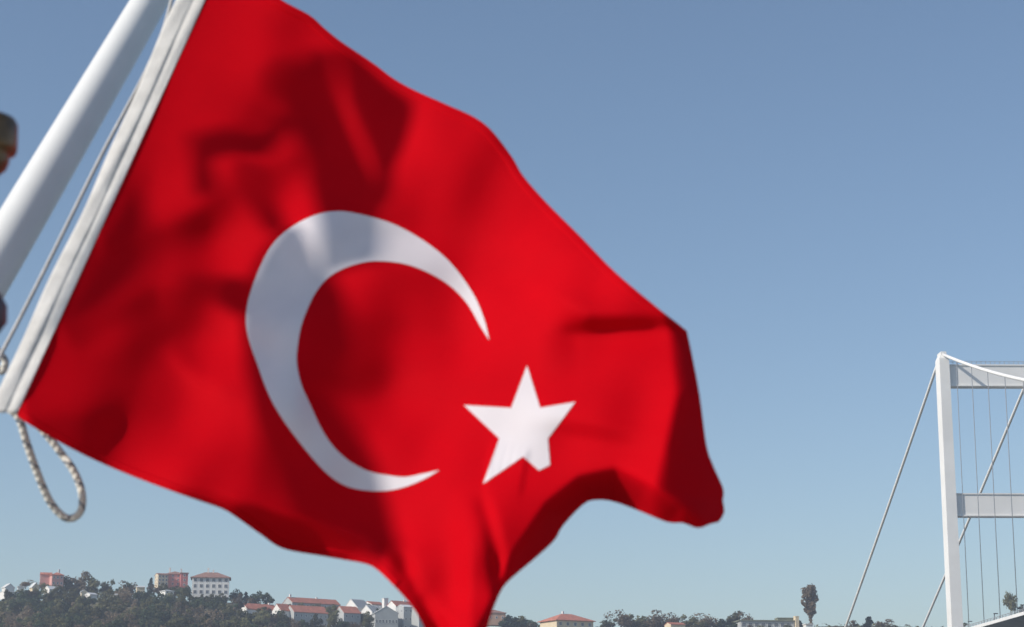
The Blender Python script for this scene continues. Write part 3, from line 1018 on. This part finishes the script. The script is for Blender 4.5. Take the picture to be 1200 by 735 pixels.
me.from_pydata([v - flag.location for v in cverts], [], [tuple(f) for f in cf])
me.polygons.foreach_set('use_smooth', [True] * len(me.polygons))
me.materials.append(M['red'])
bm = bmesh.new(); bm.from_mesh(me); bmesh.ops.recalc_face_normals(bm, faces=bm.faces); bm.to_mesh(me); bm.free()
cloth = bpy.data.objects.new('cloth', me)
C.objects.link(cloth); cloth.parent = flag
bvh = BVHTree.FromPolygons(cverts, [tuple(f) for f in cf])


def on_cloth(px, py):
    r = ray(px, py).normalized()
    h = bvh.ray_cast(CAMP, r)
    return h


def emblem_mesh(name, pts2, faces, lift=.0012):
    vs = []
    for x, y in pts2:
        loc, nrm, idx, dist = on_cloth(x, y)
        vs.append(at(x, y, float(depth(x, y)) - lift) - flag.location)
    m = MB(); m.add(vs, faces)
    o = m.build(name, M['white_cloth'], flag, smooth=True)
    bm = bmesh.new(); bm.from_mesh(o.data); bmesh.ops.recalc_face_normals(bm, faces=bm.faces); bm.to_mesh(o.data); bm.free()
    return o


def hem(curve, wpx):
    q = spline(curve, 5)
    vs = []
    for i, p in enumerate(q):
        t = (q[min(i + 1, len(q) - 1)] - q[max(i - 1, 0)]).normalized()
        nrm = Vector((-t.y, t.x))
        for u, l in ((.4, .0003), (1.4, .0016), (wpx - 1.2, .0019), (wpx - .4, .0016), (wpx, .0003)):
            a = p + nrm * u
            vs.append(at(a.x, a.y, float(depth(a.x, a.y)) - l) - flag.location)
    fs = [(i * 5 + k, i * 5 + k + 1, i * 5 + k + 6, i * 5 + k + 5) for i in range(len(q) - 1) for k in range(4)]
    m = MB(); m.add(vs, fs)
    o = m.build('hem', M['red'], flag, smooth=True)
    bm = bmesh.new(); bm.from_mesh(o.data); bmesh.ops.recalc_face_normals(bm, faces=bm.faces); bm.to_mesh(o.data); bm.free()


hem(TOP[:-1], 10)
hem([p for p in LEFTB if p[1] < 700], 10)
OUT = [(573.5, 399), (568, 376), (557, 349), (541, 324), (524, 304), (505, 288), (483.5, 274), (462, 263), (440, 255.5), (417, 250), (398, 247.5), (376, 250),
       (351.6, 260), (330, 275), (316, 291), (305, 312), (296, 335), (290, 356), (288, 377), (290.5, 394), (296, 412), (302.6, 430), (309, 448), (319, 471),
       (335, 497), (357, 526), (379, 551), (398, 566), (419, 573.5), (447, 575.6), (472, 571.5), (497, 561.5), (515, 551)]
INN = [(573.5, 399), (562, 381), (549, 358), (532.5, 339.5), (513, 325.5), (489, 314), (467, 308), (440, 306), (419.7, 309), (400.6, 315.7), (384, 326), (370.7, 341.6),
       (361, 360.6), (353, 382), (349, 404), (347.6, 420), (349, 434), (354, 453), (364, 475), (376, 501), (389.7, 522), (408.8, 540), (433, 552.5), (455, 557), (475, 559), (496, 555), (515, 551)]


def resample(pts, n):
    q = spline(pts, 2.0)
    s = [0]
    for i in range(1, len(q)): s.append(s[-1] + (q[i] - q[i - 1]).length)
    u = np.linspace(0, s[-1], n)
    return np.interp(u, s, [p.x for p in q]), np.interp(u, s, [p.y for p in q])


NA, NB = 150, 14
ax, ay = resample(OUT, NA); bx, by = resample(INN, NA)
pts2, fs = [], []
for i in range(NA):
    for j in range(NB + 1):
        t = j / NB
        pts2.append((ax[i] * (1 - t) + bx[i] * t, ay[i] * (1 - t) + by[i] * t))
for i in range(NA - 1):
    for j in range(NB):
        a = i * (NB + 1) + j
        fs.append((a, a + 1, a + NB + 2, a + NB + 1))
emblem_mesh('crescent', pts2, fs)
STAR = [(617.6, 428.5), (633, 478), (674.3, 471), (642, 514), (644.5, 545), (631.5, 551.5), (613, 535), (566, 567), (585, 514), (543.5, 474.8), (599, 478)]
sb = []
for i in range(len(STAR)):
    a, b = Vector(STAR[i]), Vector(STAR[(i + 1) % len(STAR)])
    k = max(1, int((b - a).length / 3.5))
    sb += [a.lerp(b, j / k) for j in range(k)]
ns = len(sb)
sg_ = []
for y in np.arange(430, 568, 3.5):
    for x in np.arange(543, 676, 3.5):
        c_ = False
        for i in range(ns):
            p, q = sb[i], sb[(i + 1) % ns]
            if (p.y > y) != (q.y > y) and x < (q.x - p.x) * (y - p.y) / (q.y - p.y) + p.x: c_ = not c_
        if c_ and min((Vector((x, y)) - p).length for p in sb) > 2: sg_.append(Vector((x, y)))
v2, _, f2, _, _, _ = delaunay_2d_cdt(sb + sg_, [(i, (i + 1) % ns) for i in range(ns)], [], 1, 1e-4)
emblem_mesh('star', [(p.x, p.y) for p in v2], [tuple(f) for f in f2])

# white canvas heading along the hoist, with the halyard sewn into it
H0, H1 = Vector((17, 484)), Vector((262, -54))
prof = []       # (across 0..1 towards the staff, bulge towards the viewer in metres)
for k in range(25):
    t = k / 24
    z = .0015
    if t > .42: z += .0062 * math.sqrt(max(0, 1 - ((t - .71) / .29) ** 2))
    else: z += .0025 * math.sin(t / .42 * math.pi)
    prof.append((t, z))
NST = 90
m = MB(); vs = []
rnd = random.Random(3)
for i in range(NST + 1):
    f = i / NST
    c = H0.lerp(H1, f)
    wpx = 33 + 1.5 * math.sin(f * 9) + 1.0 * math.sin(f * 23 + 1)
    d0 = float(depth(c.x, c.y))
    for t, z in prof:
        zz = z * (1 + .18 * math.sin(f * 31 + t * 5)) + .0012 * math.sin(f * 14 + t * 9)
        vs.append(at(c.x + 3.5 - t * wpx, c.y - t * wpx * .10 * 0, d0 - zz + t * .012))
    for t, z in reversed(prof[1:-1]):
        vs.append(at(c.x + 3.5 - t * wpx, c.y, d0 + .003 + t * .012 + z * .5))
nn = len(prof) * 2 - 2
fs = []
for i in range(NST):
    for k in range(nn):
        k2 = (k + 1) % nn
        fs.append((i * nn + k, i * nn + k2, (i + 1) * nn + k2, (i + 1) * nn + k))
fs += [tuple(range(nn)), tuple(reversed(range(NST * nn, (NST + 1) * nn)))]
m.add([v - flag.location for v in vs], fs)
hb = m.build('hoist_heading', M['canvas'], flag, smooth=True)
bm = bmesh.new(); bm.from_mesh(hb.data); bmesh.ops.recalc_face_normals(bm, faces=bm.faces); bm.to_mesh(hb.data); bm.free()


# ------------------------------------------------------------------ rope, staff, lantern, boat
def rope_obj(name, pts, rad, label, cat='rope', turns=1 / .035, group=None, mt='rope'):
    n = 12
    m = MB(); m.tube(pts, rad, n, caps=True)
    o = m.build(name, M[mt], None, smooth=True)
    bm = bmesh.new(); bm.from_mesh(o.data); bmesh.ops.recalc_face_normals(bm, faces=bm.faces); bm.to_mesh(o.data); bm.free()
    s = [0]
    for i in range(1, len(pts)): s.append(s[-1] + (Vector(pts[i]) - Vector(pts[i - 1])).length)
    uv = o.data.uv_layers.new(name='UVMap')
    for poly in o.data.polygons:
        ks = [v for v in poly.vertices]
        wrap = any(v % n == n - 1 for v in ks) and any(v % n == 0 for v in ks) and len(ks) == 4
        for li, v in zip(poly.loop_indices, ks):
            u = v % n
            if wrap and u == 0: u = n
            uv.data[li].uv = (u / n, s[min(v // n, len(s) - 1)] * turns)
    return tag(o, label, cat, group)


lp = spline([(6, 476), (22, 490), (31, 518), (43, 552), (56, 583), (68, 600), (80, 608), (91, 604), (96.5, 592), (95, 573), (86, 551), (73, 533), (60, 516), (46, 500), (30, 486)], 4)
pts = []
for i, p in enumerate(lp):
    f = i / len(lp)
    pts.append(at(p.x, p.y, 2.965 + .05 * sstep(.0, .8, np.array(f)).item() + (.02 if f > .75 else 0)))
rope_obj('halyard_loop', pts, .0061, 'pale braided rope loop with dark flecks hanging below the flag corner')
# thin halyard between staff and heading
pts = [at(118 + 62 - 62 * f * 1.0 - 115 * f + 0, 60 + 350 * f, 3.22 - .3 * f) for f in np.linspace(-.5, 1.0, 40)]
line_ = spline([(214, -60), (186, 50), (118, 184), (62, 297), (24, 372), (3, 412), (-8, 436)], 8)
pts = [at(p.x, p.y, 3.42 - .46 * (p.y + 60) / 500) for p in line_]
rope_obj('halyard_line', pts, .0032, 'thin pale halyard line running between the staff and the flag heading', mt='canvas')
kn = [at(p.x, p.y, 3.15) for p in spline([(-14, 400), (-2, 412), (6, 424), (2, 436), (-8, 428), (-14, 440)], 3)]
rope_obj('rope_knot', kn, .006, 'knotted pale rope end at the left edge beside the flag heading')

# flagstaff
pa, pb_ = at(176.5, 0, 3.8), at(16.5, 272, 3.4)
dr = (pb_ - pa).normalized()
ra, rb = 40.5 / F * 3.8 / 2, 54.5 / F * 3.4 / 2
L = (pb_ - pa).length
staff_foot_t = (6.62 - pa.z) / dr.z
foot = pa + dr * staff_foot_t
staff = empty('flagstaff', foot, 'thick white painted flagstaff slanting across the top left corner', 'flagstaff')
m = MB()
ts = np.linspace(-1.3, staff_foot_t, 40)
m.tube([pa + dr * float(t) - foot for t in ts], [max(.024, ra + (rb - ra) * min(1.05, float(t) / L)) for t in ts], 48)
m.build('pole', M['pole'], staff, smooth=True)
m = MB()
tp = pa + dr * -1.3 - foot
m.lathe(tp, -dr, [(-.005, .02), (0, .034), (.02, .045), (.045, .045), (.065, .034), (.075, .01)], 24)
m.build('truck', M['pole'], staff, smooth=True)
m = MB()
m.lathe(-dr * .0, -dr, [(-.02, .06), (0, .062), (.16, .055), (.165, .04)], 24)
m.build('socket', M['ship_white'], staff, smooth=True)

# bronze fitting at the left edge: capped lantern on a dark post
lx = -20
ld = 2.1
q = lambda py: at(lx, py, ld)
sc = ld / F
base = Vector((q(160).x, q(160).y, 6.5))
lan = empty('deck_lantern', base, 'bronze capped lantern cut off by the left edge beside the flagstaff', 'lantern')
zc = lambda py: q(py).z - base.z
pr = [(212, 6), (206, 22), (199, 29), (190, 32), (184, 31), (181, 33), (178.5, 39), (174, 40), (160, 39.6), (144, 39), (138, 36), (134.5, 28), (132.5, 12), (132, 1)]
m = MB(); m.lathe((0, 0, 0), (0, 0, 1), [(zc(py), r * sc) for py, r in pr], 40)
m.build('cap', M['bronze'], lan, smooth=True)
m = MB()
m.lathe((0, 0, 0), (0, 0, 1), [(0, .05), (.03, .045), (.06, 14 * sc), (zc(400), 14 * sc), (zc(400), 34 * sc), (zc(388), 41 * sc), (zc(368), 40 * sc), (zc(356), 33 * sc), (zc(352), 14 * sc), (zc(205), 12 * sc)], 24)
m.build('post', M['dark_metal'], lan, smooth=True)

# the ferry under us (below the picture): deck, bulwark, rail
ferry = empty('ferry', (0, 0, 6.5), 'white ferry whose open upper deck carries the flagstaff', 'ferry')
m = MB(); m.box((0, -3.0, -.06), (9, 11, .12)); m.build('deck', M['deck_paint'], ferry)
m = MB(); m.box((0, -3.0, -3.6), (8.8, 10.8, 6.9)); m.build('hull', M['ship_white'], ferry)
m = MB()
m.box((0, 2.45, .25), (9, .08, .5))
for s in (-1, 1): m.box((s * 4.45, -3.0, .25), (.08, 10.8, .5))
m.build('bulwark', M['ship_white'], ferry)
# unseen slabs added off frame, cut to cast the shadows on the flag
SH = [  # shadow outlines on the flag; each becomes an added slab towards the sun
    ('shade_slab_wide', [(312, 92), (330, 74), (352, 70), (371, 58), (388, 66), (398, 118), (424, 180), (446, 232), (448, 300), (414, 312), (380, 320), (374, 262), (362, 212), (350, 168), (326, 124)]),
    ('shade_slab_wide', [(396, 58), (412, 62), (433, 78), (462, 104), (484, 122), (476, 165), (463, 196), (461, 226), (449, 244), (434, 180), (410, 122)]),
    ('shade_slab_wide', [(378, 320), (392, 326), (407, 355), (420, 393), (427, 430), (418, 457), (396, 467), (411, 493), (433, 529), (445, 551), (451, 578), (459, 610), (468, 645), (450, 660), (400, 645), (352, 615), (318, 565), (298, 490), (287, 425), (284, 370), (296, 322), (318, 284), (350, 266)]),
    ('shade_slab_bent', [(222, 160), (258, 150), (300, 152), (318, 128), (338, 150), (312, 182), (280, 180), (250, 190), (256, 222), (244, 236), (228, 224)]),
    ('shade_slab_bent', [(282, 190), (299, 188), (314, 228), (334, 262), (316, 274), (296, 238)]),
    ('shade_slab_dark', [(228, 340), (250, 326), (275, 324), (300, 335), (296, 372), (270, 366), (250, 352)]),
    ('shade_slab_dark', [(176, 158), (166, 200), (172, 250), (178, 300), (142, 350), (110, 372), (56, 388)]),
]
REFP = at(330, 300, 3.05)
shadow_caster = empty('shadow_rig', Vector((REFP + SUNV * 2.5 + Vector((.36, -.93, 0)) * 1.25).to_tuple()[:2] + (6.5,)),
             'unseen slabs and pole added beside the ferry to shadow the flag', 'shadow_caster')
SX = SUNV.cross(Vector((0, 0, 1))).normalized()
SY = SX.cross(SUNV)
for name, poly in SH:
    out = spline(poly + [poly[0]], 6)[:-1]
    front = []
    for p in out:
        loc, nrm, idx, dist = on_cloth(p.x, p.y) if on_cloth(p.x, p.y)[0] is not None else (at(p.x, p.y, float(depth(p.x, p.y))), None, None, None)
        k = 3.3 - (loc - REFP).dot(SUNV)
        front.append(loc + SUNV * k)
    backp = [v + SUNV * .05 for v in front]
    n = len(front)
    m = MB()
    m.add([v - shadow_caster.location for v in front + backp], [tuple(range(n)), tuple(reversed(range(n, 2 * n)))] + [(i, n + i, n + (i + 1) % n, (i + 1) % n) for i in range(n)])
    m.build(name, M['ship_white'] if name != 'shade_slab_dark' else M['dark_metal'], shadow_caster)
m = MB()  # added pole out of view, standing in as support for the slabs
m.tube([(0, 0, 0), (0, 0, 3.6)], [.06, .045], 20)
m.build('shadow_rig_pole', M['ship_white'], shadow_caster, smooth=True)

# ------------------------------------------------------------------ haze over the strait
m = MB(); m.box((0, 950, 88), (5000, 3000, 184))
hz = m.build('haze', None)
hm = bpy.data.materials.new('haze')
hm.use_nodes = True
hn = hm.node_tree
hn.nodes.remove(hn.nodes['Principled BSDF'])
pv = hn.nodes.new('ShaderNodeVolumePrincipled')
pv.inputs['Color'].default_value = (.78, .86, 1.0, 1)
pv.inputs['Density'].default_value = .00023
pv.inputs['Anisotropy'].default_value = .2
hn.links.new(pv.outputs[0], hn.nodes['Material Output'].inputs['Volume'])
hz.data.materials.append(hm)
tag(hz, 'thin pale blue haze over the strait and hills', 'haze', kind='stuff')
hz.display_type = 'WIRE'
S.cycles.volume_bounces = 0
